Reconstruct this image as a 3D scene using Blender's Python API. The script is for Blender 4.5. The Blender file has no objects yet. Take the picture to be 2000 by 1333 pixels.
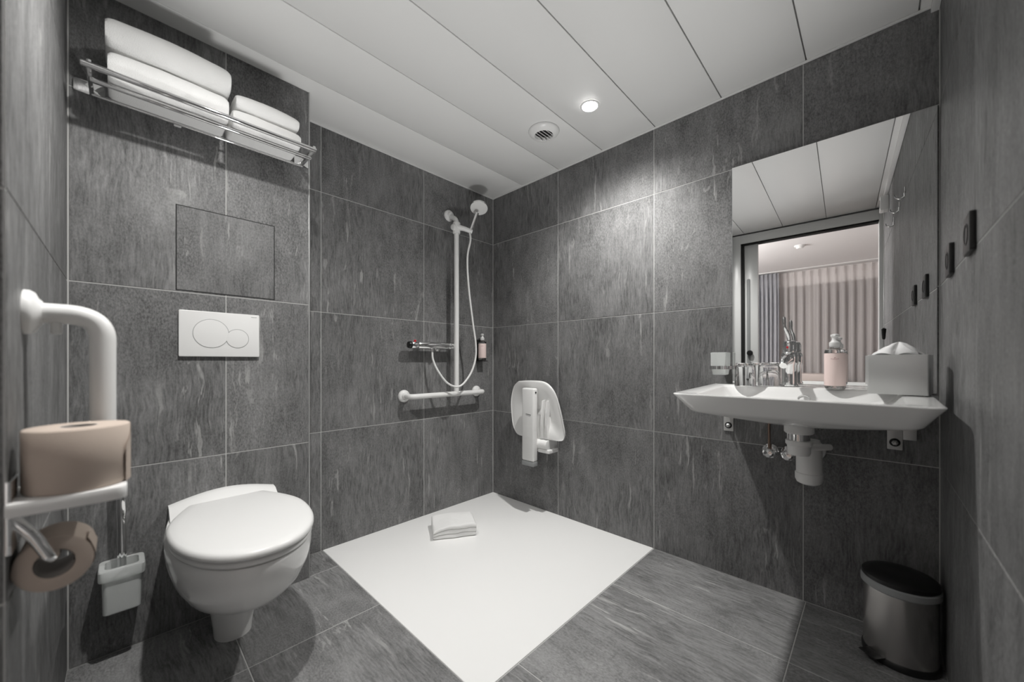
import bpy, bmesh, math, random
from mathutils import Vector, Matrix, noise as mnoise
random.seed(7)
SC = bpy.context.scene
COL = SC.collection
PI = math.pi

# ------------------------------------------------------------------ camera, world, exposure
CAMX, CAMY, CAMZ = -1.8697, -1.9899, 0.944
cd = bpy.data.cameras.new('camera'); cam = bpy.data.objects.new('camera', cd); COL.objects.link(cam)
cam.location = (CAMX, CAMY, CAMZ)
cam.rotation_euler = (PI/2, 0, -math.atan2(.7206, .6934))
cd.sensor_width = 36; cd.lens = 734/2000*36; cd.shift_y = (708-666.5)/2000
cd.clip_start = .01
cd.dof.use_dof = True; cd.dof.focus_distance = 2.0; cd.dof.aperture_fstop = 2.0
SC.camera = cam
w = bpy.data.worlds.new('world'); SC.world = w; w.use_nodes = True
w.node_tree.nodes['Background'].inputs[0].default_value = (.5, .52, .55, 1)
w.node_tree.nodes['Background'].inputs[1].default_value = 0.02
SC.view_settings.view_transform = 'Standard'; SC.view_settings.look = 'None'
SC.view_settings.gamma = 1; SC.view_settings.use_curve_mapping = False
SC.view_settings.exposure = 0.24
SC.cycles.max_bounces = 14; SC.cycles.diffuse_bounces = 8; SC.cycles.transmission_bounces = 12
SC.cycles.glossy_bounces = 8; SC.cycles.sample_clamp_indirect = 8
SPOT_W = 100.0          # each ceiling downlight
BED_W = 115.0           # bedroom lamp

def lamp(kind, name, loc, energy, color=(1, 1, 1), **kw):
    l = bpy.data.lights.new(name, kind); l.energy = energy; l.color = color
    for k, v in kw.items(): setattr(l, k, v)
    o = bpy.data.objects.new(name, l); o.location = loc; COL.objects.link(o); return o
fill = lamp('SPOT', 'ceiling_fill_light', (-1.25, -1.40, .12), 56.0, (1, .995, .985), spot_size=math.radians(84), spot_blend=.75, shadow_soft_size=.12)   # added fill light, unseen and with no real source, brightens the ceiling
fill.rotation_euler = (Vector((-1.0, -1.0, 2.125))-fill.location).to_track_quat('-Z', 'Y').to_euler()
lamp('POINT', 'bedroom_lamp_light', (-3.7, .2, 1.7), BED_W, (1, .985, .975), shadow_soft_size=.15)

# ------------------------------------------------------------------ materials
def mat(name, color=(.8, .8, .8), rough=.5, metal=0, spec=.5, trans=0, ior=1.45, coat=0, alpha=1):
    m = bpy.data.materials.new(name); m.use_nodes = True
    b = m.node_tree.nodes['Principled BSDF']
    b.inputs['Base Color'].default_value = (*color, 1); b.inputs['Roughness'].default_value = rough
    b.inputs['Metallic'].default_value = metal; b.inputs['Specular IOR Level'].default_value = spec
    b.inputs['Transmission Weight'].default_value = trans; b.inputs['IOR'].default_value = ior
    b.inputs['Coat Weight'].default_value = coat; b.inputs['Alpha'].default_value = alpha
    return m
def N(m, t, **kw):
    n = m.node_tree.nodes.new(t)
    for k, v in kw.items(): setattr(n, k, v)
    return n
def L(m, a, b): m.node_tree.links.new(a, b)
def bsdf(m): return m.node_tree.nodes['Principled BSDF']
def ramp(m, src, stops):
    r = N(m, 'ShaderNodeValToRGB'); e = r.color_ramp.elements
    while len(e) < len(stops): e.new(.5)
    for el, (p, c) in zip(e, stops):
        el.position = p; el.color = (c, c, c, 1) if not isinstance(c, tuple) else (*c, 1)
    L(m, src, r.inputs[0]); return r.outputs[0]
def noise_tex(m, vec, scale, detail=3, rough=.55, mapscale=None, dist=0):
    if mapscale:
        mp = N(m, 'ShaderNodeMapping'); mp.inputs['Scale'].default_value = mapscale
        L(m, vec, mp.inputs[0]); vec = mp.outputs[0]
    n = N(m, 'ShaderNodeTexNoise'); n.inputs['Scale'].default_value = scale
    n.inputs['Detail'].default_value = detail; n.inputs['Roughness'].default_value = rough
    n.inputs['Distortion'].default_value = dist
    L(m, vec, n.inputs['Vector']); return n.outputs[0]
def mixf(m, op, a, b, fac=None):
    n = N(m, 'ShaderNodeMath', operation=op)
    for i, v in enumerate((a, b)):
        if isinstance(v, (int, float)): n.inputs[i].default_value = v
        else: L(m, v, n.inputs[i])
    return n.outputs[0]
def bump(m, src, strength, dist=.001):
    n = N(m, 'ShaderNodeBump'); n.inputs['Strength'].default_value = strength; n.inputs['Distance'].default_value = dist
    L(m, src, n.inputs['Height']); L(m, n.outputs[0], bsdf(m).inputs['Normal'])
def surface_noise(m, scale, strength, dist=.001, mapscale=None):
    tc = N(m, 'ShaderNodeTexCoord'); bump(m, noise_tex(m, tc.outputs['Object'], scale, 3, .6, mapscale), strength, dist)

def make_tile_mat(name, lo, hi, streak, rough):
    m = mat(name, rough=rough, spec=.42)
    tc = N(m, 'ShaderNodeTexCoord'); oi = N(m, 'ShaderNodeObjectInfo')
    cb = N(m, 'ShaderNodeCombineXYZ')
    for i, k in enumerate((37., 11., 91.)): L(m, mixf(m, 'MULTIPLY', oi.outputs['Random'], k), cb.inputs[i])
    ad = N(m, 'ShaderNodeVectorMath', operation='ADD'); L(m, tc.outputs['Object'], ad.inputs[0]); L(m, cb.outputs[0], ad.inputs[1])
    v = ad.outputs[0]
    wv = N(m, 'ShaderNodeTexNoise'); wv.inputs['Scale'].default_value = 7; L(m, v, wv.inputs['Vector'])
    off = N(m, 'ShaderNodeVectorMath', operation='SCALE'); L(m, wv.outputs['Color'], off.inputs[0]); off.inputs['Scale'].default_value = .035
    ad2 = N(m, 'ShaderNodeVectorMath', operation='ADD'); L(m, v, ad2.inputs[0]); L(m, off.outputs[0], ad2.inputs[1]); wob = ad2.outputs[0]
    fine = noise_tex(m, wob, 1, 4, .6, (150, 150, 14))            # brushed vertical grain
    speck = noise_tex(m, v, 1, 5, .75, (210, 210, 110))             # granular stone
    mid = noise_tex(m, wob, 1, 4, .6, (24, 24, 6))
    mot = noise_tex(m, v, 1, 4, .6, (6, 6, 3.6), .5)
    patch = ramp(m, noise_tex(m, v, 1, 2, .5, (2.2, 2.2, 2.2)), [(.42, 0.), (.58, 1.)])   # some areas grainy, others brushed
    gr = N(m, 'ShaderNodeMix', data_type='FLOAT'); L(m, patch, gr.inputs[0]); L(m, fine, gr.inputs[2]); L(m, speck, gr.inputs[3])
    s = mixf(m, 'ADD', mixf(m, 'MULTIPLY', gr.outputs[0], .38), mixf(m, 'MULTIPLY', speck, .20))
    s = mixf(m, 'ADD', s, mixf(m, 'ADD', mixf(m, 'MULTIPLY', mid, .18), mixf(m, 'MULTIPLY', mot, .24)))
    base = ramp(m, s, [(.39, lo), (.51, (lo+hi)*.5), (.64, hi)])
    st = noise_tex(m, wob, 1, 3, .6, (44, 44, 2.9), .3)
    st2 = noise_tex(m, wob, 1, 4, .6, (15, 15, 6), .8)
    mask = noise_tex(m, v, 1, 2, .5, (5, 5, 3))
    k = mixf(m, 'MAXIMUM', ramp(m, st, [(.615, 0.), (.67, 1.)]), ramp(m, st2, [(.655, 0.), (.70, .75)]))
    k = mixf(m, 'MULTIPLY', k, ramp(m, mask, [(.44, .0), (.60, 1.)]))
    k = mixf(m, 'MULTIPLY', k, mixf(m, 'ADD', speck, .30))
    mx = N(m, 'ShaderNodeMix', data_type='RGBA'); L(m, k, mx.inputs[0]); L(m, base, mx.inputs[6]); mx.inputs[7].default_value = (streak, streak, streak*.98, 1)
    hs = N(m, 'ShaderNodeHueSaturation')
    L(m, mx.outputs[2], hs.inputs['Color'])
    L(m, mixf(m, 'ADD', mixf(m, 'MULTIPLY', oi.outputs['Random'], .16), .92), hs.inputs['Value'])
    L(m, hs.outputs[0], bsdf(m).inputs['Base Color'])
    L(m, ramp(m, fine, [(.3, rough+.12), (.7, rough-.08)]), bsdf(m).inputs['Roughness'])
    bump(m, s, .25, .0012)
    return m

T = {}
T['tile'] = make_tile_mat('stone_tile', .075, .275, .36, .50)
T['floor_tile'] = make_tile_mat('floor_stone_tile', .10, .335, .42, .52)
T['grout'] = mat('grout', (.50, .50, .49), .85)
T['ceiling'] = mat('white_metal_panel', (.80, .80, .79), .28, spec=.4)
T['gap'] = mat('duct_shade', (.02, .02, .02), .8)
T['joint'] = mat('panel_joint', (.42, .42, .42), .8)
T['white_trim'] = mat('white_trim', (.78, .78, .77), .4)
T['ceramic'] = mat('white_ceramic', (.83, .83, .82), .08, spec=.55)
T['plastic'] = mat('white_plastic', (.80, .80, .79), .32)
T['tray'] = mat('white_acrylic', (.86, .86, .85), .38); surface_noise(T['tray'], 350, .08)
T['chrome'] = mat('chrome', (.86, .86, .86), .06, metal=1)
T['steel'] = mat('brushed_steel', (.62, .60, .58), .27, metal=1); surface_noise(T['steel'], 1, .15, .0006, (4, 4, 900))
T['black'] = mat('black_plastic', (.012, .012, .012), .35)
T['rubber'] = mat('black_rubber', (.008, .008, .008), .7)
T['grey_plastic'] = mat('grey_plastic', (.30, .31, .31), .5)
T['towel'] = mat('white_terry', (.86, .86, .85), .95, spec=.1); surface_noise(T['towel'], 420, .7, .003)
T['tissue'] = mat('tissue_paper', (.9, .9, .9), .9, spec=.1)
T['roll'] = mat('unbleached_paper', (.52, .44, .38), .95, spec=.1); surface_noise(T['roll'], 500, .3, .001)
T['core'] = mat('cardboard', (.42, .40, .38), .9)
T['glass'] = mat('clear_glass', (1, 1, 1), .0, trans=1, ior=1.47)
T['frost'] = mat('frosted_glass', (.95, .97, .96), .35, trans=.55, ior=1.4)
T['mirror'] = mat('mirror_silver', (.93, .93, .93), .0, metal=1)
T['label'] = mat('pink_label', (.86, .70, .665), .5)
T['print'] = mat('pink_print', (.50, .27, .28), .6)
T['satin'] = mat('satin_silver', (.48, .485, .48), .36, metal=.5)
T['galv'] = mat('galvanised_steel', (.66, .66, .65), .45, metal=.6); surface_noise(T['galv'], 90, .1)
T['copper'] = mat('old_copper', (.30, .22, .18), .35, metal=1)
T['red'] = mat('red_plastic', (.55, .03, .04), .35)
T['paint'] = mat('bedroom_paint', (.84, .825, .82), .8)
T['door'] = mat('white_lacquer', (.76, .77, .76), .3)
T['carpet'] = mat('bedroom_carpet', (.20, .17, .15), .95); surface_noise(T['carpet'], 300, .6, .004)
T['drape'] = mat('blue_grey_drape', (.33, .335, .355), .9)
T['bench'] = mat('blush_upholstery', (.52, .46, .43), .9)
T['night'] = mat('night_glass', (.02, .02, .025), .05)
T['bristle'] = mat('white_bristle', (.75, .75, .75), .9)
m = mat('sheer_voile', (.78, .74, .725), .9); T['sheer'] = m
tr = N(m, 'ShaderNodeBsdfTransparent'); tl = N(m, 'ShaderNodeBsdfTranslucent'); tl.inputs[0].default_value = (.78, .74, .725, 1)
a = N(m, 'ShaderNodeMixShader'); a.inputs[0].default_value = .3; L(m, bsdf(m).outputs[0], a.inputs[1]); L(m, tl.outputs[0], a.inputs[2])
b_ = N(m, 'ShaderNodeMixShader'); b_.inputs[0].default_value = .36; L(m, a.outputs[0], b_.inputs[1]); L(m, tr.outputs[0], b_.inputs[2])
L(m, b_.outputs[0], m.node_tree.nodes['Material Output'].inputs[0])
m = mat('lit_diffuser', (1, 1, 1)); T['lit'] = m
bsdf(m).inputs['Emission Color'].default_value = (1, .99, .97, 1); bsdf(m).inputs['Emission Strength'].default_value = 30

# ------------------------------------------------------------------ mesh helpers
def new_bm(): return bmesh.new()
def obj(name, bm, m, parent=None, smooth=False, loc=(0, 0, 0), rot=(0, 0, 0), normals=True):
    if normals: bmesh.ops.recalc_face_normals(bm, faces=bm.faces)
    me = bpy.data.meshes.new(name); bm.to_mesh(me); bm.free()
    me.materials.append(T[m] if isinstance(m, str) else m)
    if smooth:
        for p in me.polygons: p.use_smooth = True
        me.set_sharp_from_angle(angle=math.radians(38 if smooth is True else smooth))
    o = bpy.data.objects.new(name, me); COL.objects.link(o)
    o.location = loc; o.rotation_euler = rot
    if parent: o.parent = parent
    return o
def tag(o, label, cat, group=None):
    o['label'] = label; o['category'] = cat
    if group: o['group'] = group
    return o
def thing(name, label, cat, loc=(0, 0, 0), rot=(0, 0, 0), group=None):
    o = bpy.data.objects.new(name, None); COL.objects.link(o); o.location = loc; o.rotation_euler = rot
    o.empty_display_size = .05
    return tag(o, label, cat, group)
def structure(o): o['kind'] = 'structure'; return o
def sempty(name, loc=(0, 0, 0)):
    o = bpy.data.objects.new(name, None); COL.objects.link(o); o.location = loc; o.empty_display_size = .05
    return structure(o)

def box(bm, x0, x1, y0, y1, z0, z1, bev=0, seg=2):
    vs = [bm.verts.new((x, y, z)) for x in (x0, x1) for y in (y0, y1) for z in (z0, z1)]
    fs = [bm.faces.new([vs[i] for i in q]) for q in ((0, 1, 3, 2), (4, 6, 7, 5), (0, 4, 5, 1), (2, 3, 7, 6), (0, 2, 6, 4), (1, 5, 7, 3))]
    if bev:
        es = list({e for f in fs for e in f.edges})
        bmesh.ops.bevel(bm, geom=es, offset=bev, segments=seg, affect='EDGES', profile=.5)
    return bm
def bxo(name, m, parent, x0, x1, y0, y1, z0, z1, bev=.0, smooth=True, seg=2):
    x0, x1 = sorted((x0, x1)); y0, y1 = sorted((y0, y1)); z0, z1 = sorted((z0, z1))
    return obj(name, box(new_bm(), x0, x1, y0, y1, z0, z1, bev, seg), m, parent, smooth if bev else False)
def frame_of(d):
    d = Vector(d).normalized(); u = Vector((0, 0, 1)) if abs(d.z) < .9 else Vector((1, 0, 0))
    a = d.cross(u).normalized(); return a, d.cross(a).normalized(), d
def loft(bm, loops, cap0=True, cap1=True, closed=True):
    rows = [[bm.verts.new(p) for p in lp] for lp in loops]
    n = len(rows[0])
    for r0, r1 in zip(rows, rows[1:]):
        for i in range(n if closed else n-1):
            j = (i+1) % n
            bm.faces.new((r0[i], r0[j], r1[j], r1[i]))
    if cap0: bm.faces.new(rows[0][::-1])
    if cap1: bm.faces.new(rows[-1])
    return rows
def lathe(bm, prof, origin=(0, 0, 0), axis=(0, 0, 1), seg=32, cap0=True, cap1=True):
    a, b, d = frame_of(axis); o = Vector(origin)
    loops = [[o + d*h + (a*math.cos(2*PI*i/seg) + b*math.sin(2*PI*i/seg))*max(r, 1e-5) for i in range(seg)] for r, h in prof]
    loft(bm, loops, cap0, cap1); return bm
def cyl(bm, p, q, r, r2=None, seg=24, bev=0):
    p, q = Vector(p), Vector(q); h = (q-p).length; r2 = r if r2 is None else r2
    if bev: prof = [(r-bev, 0), (r-.3*bev, .3*bev), (r, bev), (r2, h-bev), (r2-.3*bev, h-.3*bev), (r2-bev, h)]
    else: prof = [(r, 0), (r2, h)]
    return lathe(bm, prof, p, q-p, seg)
def smooth_path(pts, n=8):
    P = [Vector(p) for p in pts]; out = []
    for i in range(len(P)-1):
        p0 = P[max(i-1, 0)]; p1 = P[i]; p2 = P[i+1]; p3 = P[min(i+2, len(P)-1)]
        for k in range(n):
            t = k/n
            out.append(.5*((2*p1) + (p2-p0)*t + (2*p0-5*p1+4*p2-p3)*t*t + (3*p1-p0-3*p2+p3)*t**3))
    out.append(P[-1]); return out
def fillet(pts, r, n=6):
    P = [Vector(p) for p in pts]; out = [P[0]]
    for i in range(1, len(P)-1):
        a = (P[i-1]-P[i]); b = (P[i+1]-P[i]); k = min(r, a.length*.49, b.length*.49)
        s = P[i]+a.normalized()*k; e = P[i]+b.normalized()*k
        for j in range(n+1):
            t = j/n; out.append(s*(1-t)**2 + P[i]*2*t*(1-t) + e*t*t)
    out.append(P[-1]); return out
def tube(bm, pts, r, seg=12, ry=None):
    P = [Vector(p) for p in pts]; n = len(P); loops = []
    d0 = (P[1]-P[0]).normalized(); a, b, _ = frame_of(d0); prev = d0
    for i, p in enumerate(P):
        d = (P[min(i+1, n-1)]-P[max(i-1, 0)]).normalized()
        q = prev.rotation_difference(d); a = q @ a; b = q @ b; prev = d
        rr = r[i] if isinstance(r, (list, tuple)) else r
        loops.append([p + a*math.cos(2*PI*k/seg)*rr + b*math.sin(2*PI*k/seg)*(ry or rr) for k in range(seg)])
    loft(bm, loops); return bm
def rrect(x0, x1, y0, y1, r, n=8):
    """rounded rectangle outline (counter-clockwise), 4*(n+1) points; r one radius or four (x1y1, x0y1, x0y0, x1y0)"""
    rs = r if isinstance(r, (list, tuple)) else (r,)*4
    out = []
    for (cx, cy, sx, sy, a0, rr) in ((x1, y1, -1, -1, 0, rs[0]), (x0, y1, 1, -1, 90, rs[1]), (x0, y0, 1, 1, 180, rs[2]), (x1, y0, -1, 1, 270, rs[3])):
        for k in range(n+1):
            t = math.radians(a0+90*k/n)
            out.append((cx+sx*rr+rr*math.cos(t), cy+sy*rr+rr*math.sin(t)))
    return out
def plate(bm, outline, z0, z1, bev=.001, M=None):
    """prism of an outline with softened edges, optionally transformed"""
    cx = sum(p[0] for p in outline)/len(outline); cy = sum(p[1] for p in outline)/len(outline)
    ex = max(abs(p[0]-cx) for p in outline); ey = max(abs(p[1]-cy) for p in outline)
    def ins(d): return [(cx+(x-cx)*(1-d/ex), cy+(y-cy)*(1-d/ey)) for x, y in outline]
    s = 1 if z1 > z0 else -1
    lv = [(bev, z0), (.3*bev, z0+s*.3*bev), (0, z0+s*bev), (0, z1-s*bev), (.3*bev, z1-s*.3*bev), (bev, z1)]
    loops = [[Vector((x, y, z)) for x, y in ins(d)] for d, z in lv]
    if M is not None: loops = [[M @ p for p in lp] for lp in loops]
    loft(bm, loops); return bm

# wall-local helper matrices: local x runs along the wall, local y up, local z out into the room
def M_back(y=0): return Matrix(((1, 0, 0, 0), (0, 0, -1, y), (0, 1, 0, 0), (0, 0, 0, 1)))
def M_right(x=0): return Matrix(((0, 0, -1, x), (1, 0, 0, 0), (0, 1, 0, 0), (0, 0, 0, 1)))
def M_near(y): return Matrix(((1, 0, 0, 0), (0, 0, 1, y), (0, 1, 0, 0), (0, 0, 0, 1)))

# ------------------------------------------------------------------ room shell
XL, YN, ZC, YB, XB = -1.986, -2.149, 2.125, -.21, -1.30
XD, YE = -2.31, -1.087     # door wall (set back) and the end of the left wall's boxing
GAP = .0016; TT = .009
def tile(parent, cx, cy, cz, w, h, rot, m='tile'):
    """tile standing in its local xz plane, face towards local -y; local z is the streak direction"""
    bm = box(new_bm(), -w/2+GAP, w/2-GAP, -.0012, TT-.0012, -h/2+GAP, h/2-GAP, .0009, 1)
    return obj('tile', bm, m, parent, False, (cx, cy, cz), rot)
ZS = [0, .595, 1.195, 1.795, ZC]
def slab(name, x0, x1, y0, y1, z0, z1, m='grout'):
    return structure(bxo(name, m, None, x0, x1, y0, y1, z0, z1))
def tile_wall(parent, axis, face, breaks, nrm, zs=ZS):
    for a0, a1 in zip(breaks, breaks[1:]):
        for z0, z1 in zip(zs, zs[1:]):
            c = (a0+a1)/2; wd = abs(a1-a0)
            if axis == 'x': tile(parent, c, face, (z0+z1)/2, wd, z1-z0, (0, 0, 0 if nrm < 0 else PI))
            else: tile(parent, face, c, (z0+z1)/2, wd, z1-z0, (0, 0, -PI/2 if nrm < 0 else PI/2))
WT = .10
wb = slab('wall_back', XB-.02, WT, 0, WT, -.05, ZC+.1)
tile_wall(wb, 'x', 0, [-.0022, -.582, -1.178, XB], -1)
wr = slab('wall_right', 0, WT, YN-WT, 0, -.05, ZC+.1)
tile_wall(wr, 'y', 0, [-.0022, -.586, -1.188, -1.789, YN+.0022], -1)
wn = slab('wall_near', XD-.02, 0, YN-WT, YN, -.05, ZC+.1)
tile_wall(wn, 'x', YN, [-.0022, -.59, -1.19, -1.79, XD], 1)
wx = slab('wall_boxing', XL-.02, XB, YB, WT, -.05, ZC+.1)
tile_wall(wx, 'x', YB, [XB, -1.593, XL+.003], -1)
tile_wall(wx, 'y', XB, [0, YB], 1)
YD0, YD1 = -1.170, -2.120          # door opening
bm = box(new_bm(), XD, XL, YE, YB, -.05, ZC+.1); wl = structure(obj('wall_left', bm, 'grout'))
tile_wall(wl, 'y', XL, [YB-.002, -.62, YE], 1)
tile_wall(wl, 'x', YE, [XL, XD], -1)
# bright edge profile on the corner of the boxing
structure(bxo('trim_1', 'satin', None, XB-.003, XB+.002, YB-.0025, YB+.004, 0, ZC, .0008))

# floor
fl = slab('floor', XD-.10, WT, YN-WT, WT, -.06, -.0012)
TX, TY = -1.170, -1.186            # shower tray corner
def floor_tile(x0, x1, y0, y1):
    x0, x1 = sorted((x0, x1)); y0, y1 = sorted((y0, y1))
    tile(fl, (x0+x1)/2, (y0+y1)/2, -.0012, x1-x0, y1-y0, (-PI/2, 0, 0), 'floor_tile')
floor_tile(XB, TX, 0, -.2)
for y0, y1 in ((YB, -.6), (-.6, -1.1875), (-1.1875, -1.797), (-1.797, YN)):
    floor_tile(XL, -1.598, y0, y1)
floor_tile(XD, XL, YE, -1.797); floor_tile(XD, XL, -1.797, YN)
floor_tile(-1.598, TX, -.2, -.6); floor_tile(-1.598, TX, -.6, -1.1875)
for y0, y1 in ((-1.1875, -1.797), (-1.797, YN)):
    floor_tile(-1.598, -1.008, y0, y1); floor_tile(-1.008, -.415, y0, y1); floor_tile(-.415, 0, y0, y1)
bm = new_bm()
loops = []
for z, ins in ((-.02, 0), (.0012, 0), (.0024, .0012), (.0026, .004)):
    loops.append([(x, y, z) for x, y in rrect(TX+ins, -.001-ins, TY+ins, -.001-ins, .004, 3)])
loops.append([(x, y, .0010) for x, y in rrect(TX+.35, -.35, TY+.35, -.35, .05, 3)])
loft(bm, loops)
tag(obj('shower_tray', bm, 'tray', None, True), 'large flat square white shower tray set flush into grey floor', 'shower tray')

# ceiling panels, running along x
ce = slab('ceiling', XD-.02, WT, YN-WT, WT, ZC+.012, ZC+.1, 'joint')
y = 0
for k in range(8):
    y0 = -.3*k - (.002 if k else .004); y1 = max(-.3*(k+1)+.002, YN+.002)
    bm = box(new_bm(), (XL if y1 > YE else XD)+.004, -.004, y1, y0, ZC, ZC+.012, .0015, 2)
    obj('panel', bm, 'ceiling', ce, True)
# white edge profile where the ceiling meets the walls
structure(bxo('trim_2', 'white_trim', None, XB, 0, -.016, -.0025, ZC-.004, ZC-.0005, .0006))
structure(bxo('trim_3', 'white_trim', None, -.016, -.0025, YN, -.016, ZC-.004, ZC-.0005, .0006))
structure(bxo('trim_4', 'white_trim', None, XD, 0, YN+.0025, YN+.022, ZC-.018, ZC-.0005, .0006))
structure(bxo('trim_5', 'white_trim', None, XL+.0025, XL+.014, YB, -1.087, ZC-.004, ZC-.0005, .0006))

# ------------------------------------------------------------------ doorway and bedroom beyond (seen in the mirror)
dr = sempty('door_1', (XD, YD0, 0))
def dpart(name, m, x0, x1, y0, y1, z0, z1, bev=.002):
    return bxo(name, m, dr, x0-XD, x1-XD, y0-YD0, y1-YD0, z0, z1, bev)
dpart('jamb', 'door', XD-.10, XD, YE-.0015, YD0, 0, 2.115)
dpart('jamb', 'door', XD-.10, XD, YD1, YN+.0015, 0, 2.115)
dpart('head', 'door', XD-.10, XD, YD0, YD1, 2.036, 2.115)
dpart('seal_strip', 'rubber', XD-.09, XD-.012, YD0-.001, YD0-.024, 0, 2.035, .001)
dpart('seal_strip', 'rubber', XD-.09, XD-.012, YD0, YD1, 2.022, 2.0355, .001)
dpart('door_leaf', 'door', XD-.085, XD-.040, YD0-.024, -1.303, .005, 2.021)
bm = new_bm(); cyl(bm, (-.030, -.020, .25), (-.030, -.020, 1.77), .006); obj('pull_bar', bm, 'black', dr, True)
bm = new_bm(); plate(bm, rrect(-.072, -.044, .25, 1.70, .013), 0, .004, .001, Matrix(((0, 0, 1, -.0402), (1, 0, 0, 0), (0, 1, 0, 0), (0, 0, 0, 1)))); obj('recessed_grip', bm, 'grey_plastic', dr, True)
bm = new_bm(); lathe(bm, [(.010, 0), (.010, .012), (.022, .016), (.026, .026), (.022, .036), (0, .038)], (-.040, -.070, .992), (1, 0, 0)); obj('knob', bm, 'black', dr, True)

BX = -6.62
structure(bxo('floor_bedroom', 'carpet', None, BX, XD-.10, -4.2, 1.2, -.06, 0))
structure(bxo('ceiling_bedroom', 'paint', None, BX, XD-.1, -4.2, 1.2, 2.46, 2.56))
structure(bxo('wall_bedroom_left', 'paint', None, BX, XD-.1, 1.2, 1.3, 0, 2.5))
structure(bxo('wall_bedroom_right', 'paint', None, BX, XD-.1, -4.3, -4.2, 0, 2.5))
structure(bxo('wall_partition_left', 'paint', None, XD-.14, XD-.10, YE, 1.2, 0, 2.5))
structure(bxo('wall_partition_right', 'paint', None, XD-.14, XD-.10, -4.2, YN, 0, 2.5))
structure(bxo('wall_partition_top', 'paint', None, XD-.14, XD-.10, YN, YE, 2.115, 2.5))
structure(bxo('wall_window_top', 'paint', None, BX-.1, BX, -4.2, 1.2, 2.2, 2.5))
structure(bxo('wall_window_bottom', 'paint', None, BX-.1, BX, -4.2, 1.2, 0, .12))
wd = sempty('window_1', (BX-.08, -1.5, 0))
for k in range(4):
    a0 = -2.7+k*1.35
    bxo('pane', 'night', wd, 0, .01, a0+.02, a0+1.33, .14, 2.18)
for k in range(5):
    bxo('window_post', 'white_trim', wd, -.01, .04, -2.7+k*1.35-.025, -2.7+k*1.35+.025, .12, 2.2, .003)

def drape(name, m, y0, y1, ztop, zbot, xc, pleats, amp, label, ruffle=.5):
    bm = new_bm(); nu = pleats*12; nv = 14; rows = []
    rnd = [random.uniform(.6, 1.4) for _ in range(pleats+2)]; ph = [random.uniform(-.5, .5) for _ in range(pleats+2)]
    for j in range(nv+1):
        v = j/nv; z = ztop+(zbot-ztop)*v; row = []
        for i in range(nu+1):
            u = i/nu*pleats; k = int(min(u, pleats-1e-6)); f = u-k
            A = amp*(rnd[k]*(1-f)+rnd[k+1]*f)*(.35 + .65*min(1, v*6))
            s = math.sin(2*PI*u + ph[k]*v*1.5*ruffle)
            s = math.copysign(abs(s)**.8, s)
            x = xc + A*s + .006*math.sin(7*v+u)
            yv = y0+(y1-y0)*(i/nu) + .006*math.sin(4*PI*u)*min(1, v*5)
            row.append((x, yv, z))
        rows.append(row)
    loft(bm, rows, False, False, False)
    root = thing(name, label, 'curtain', (0, 0, 0))
    obj('fabric', bm, m, root, 80)
    # pinch pleats of the heading
    for k in range(pleats):
        yk = y0+(y1-y0)*(k+.25)/pleats
        b2 = new_bm(); tube(b2, [(xc+.022, yk, ztop+.004), (xc+.03, yk, ztop-.05), (xc+.022, yk, ztop-.12)], [.006, .012, .005], 8)
        obj('pinch_pleat', b2, m, root, True)
    return root
drape('sheer_curtain', 'sheer', -1.00, -3.1, 2.430, .02, -6.48, 19, .032, 'long blush sheer curtain with pinch pleats across the dark window')
drape('blackout_curtain', 'drape', -.40, -1.04, 2.430, .02, -6.36, 10, .030, 'blue-grey heavy curtain gathered beside the blush sheer curtain', 1.4)
tag(bxo('curtain_rail', 'white_trim', None, -6.50, -6.33, .9, -3.4, 2.4478, 2.4598, .002), 'slim white curtain rail under the bedroom ceiling', 'curtain rail')
sd = thing('smoke_detector', 'round white smoke detector on the bedroom ceiling', 'smoke detector', (-4.62, -1.46, 2.46))
bm = new_bm(); lathe(bm, [(.06, 0), (.06, -.012), (.055, -.018), (.03, -.02)]); obj('base', bm, 'plastic', sd, True)
bm = new_bm(); lathe(bm, [(.042, -.018), (.042, -.032), (.034, -.042), (0.0, -.045)]); obj('sensor_cap', bm, 'plastic', sd, True)
be = thing('upholstered_bench', 'low blush upholstered bench in front of the bedroom curtains', 'bench', (-6.05, -1.43, 0))
bxo('seat_cushion', 'bench', be, -.20, .20, -.33, .30, .52, .655, .02, True, 3)
bxo('base_frame', 'bench', be, -.18, .18, -.31, .28, .12, .52, .01)
for sx in (-.16, .16):
    for sy in (-.29, .26):
        bm = new_bm(); cyl(bm, (sx, sy, 0), (sx, sy, .12), .012, .018); obj('leg', bm, 'black', be, True)

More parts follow.
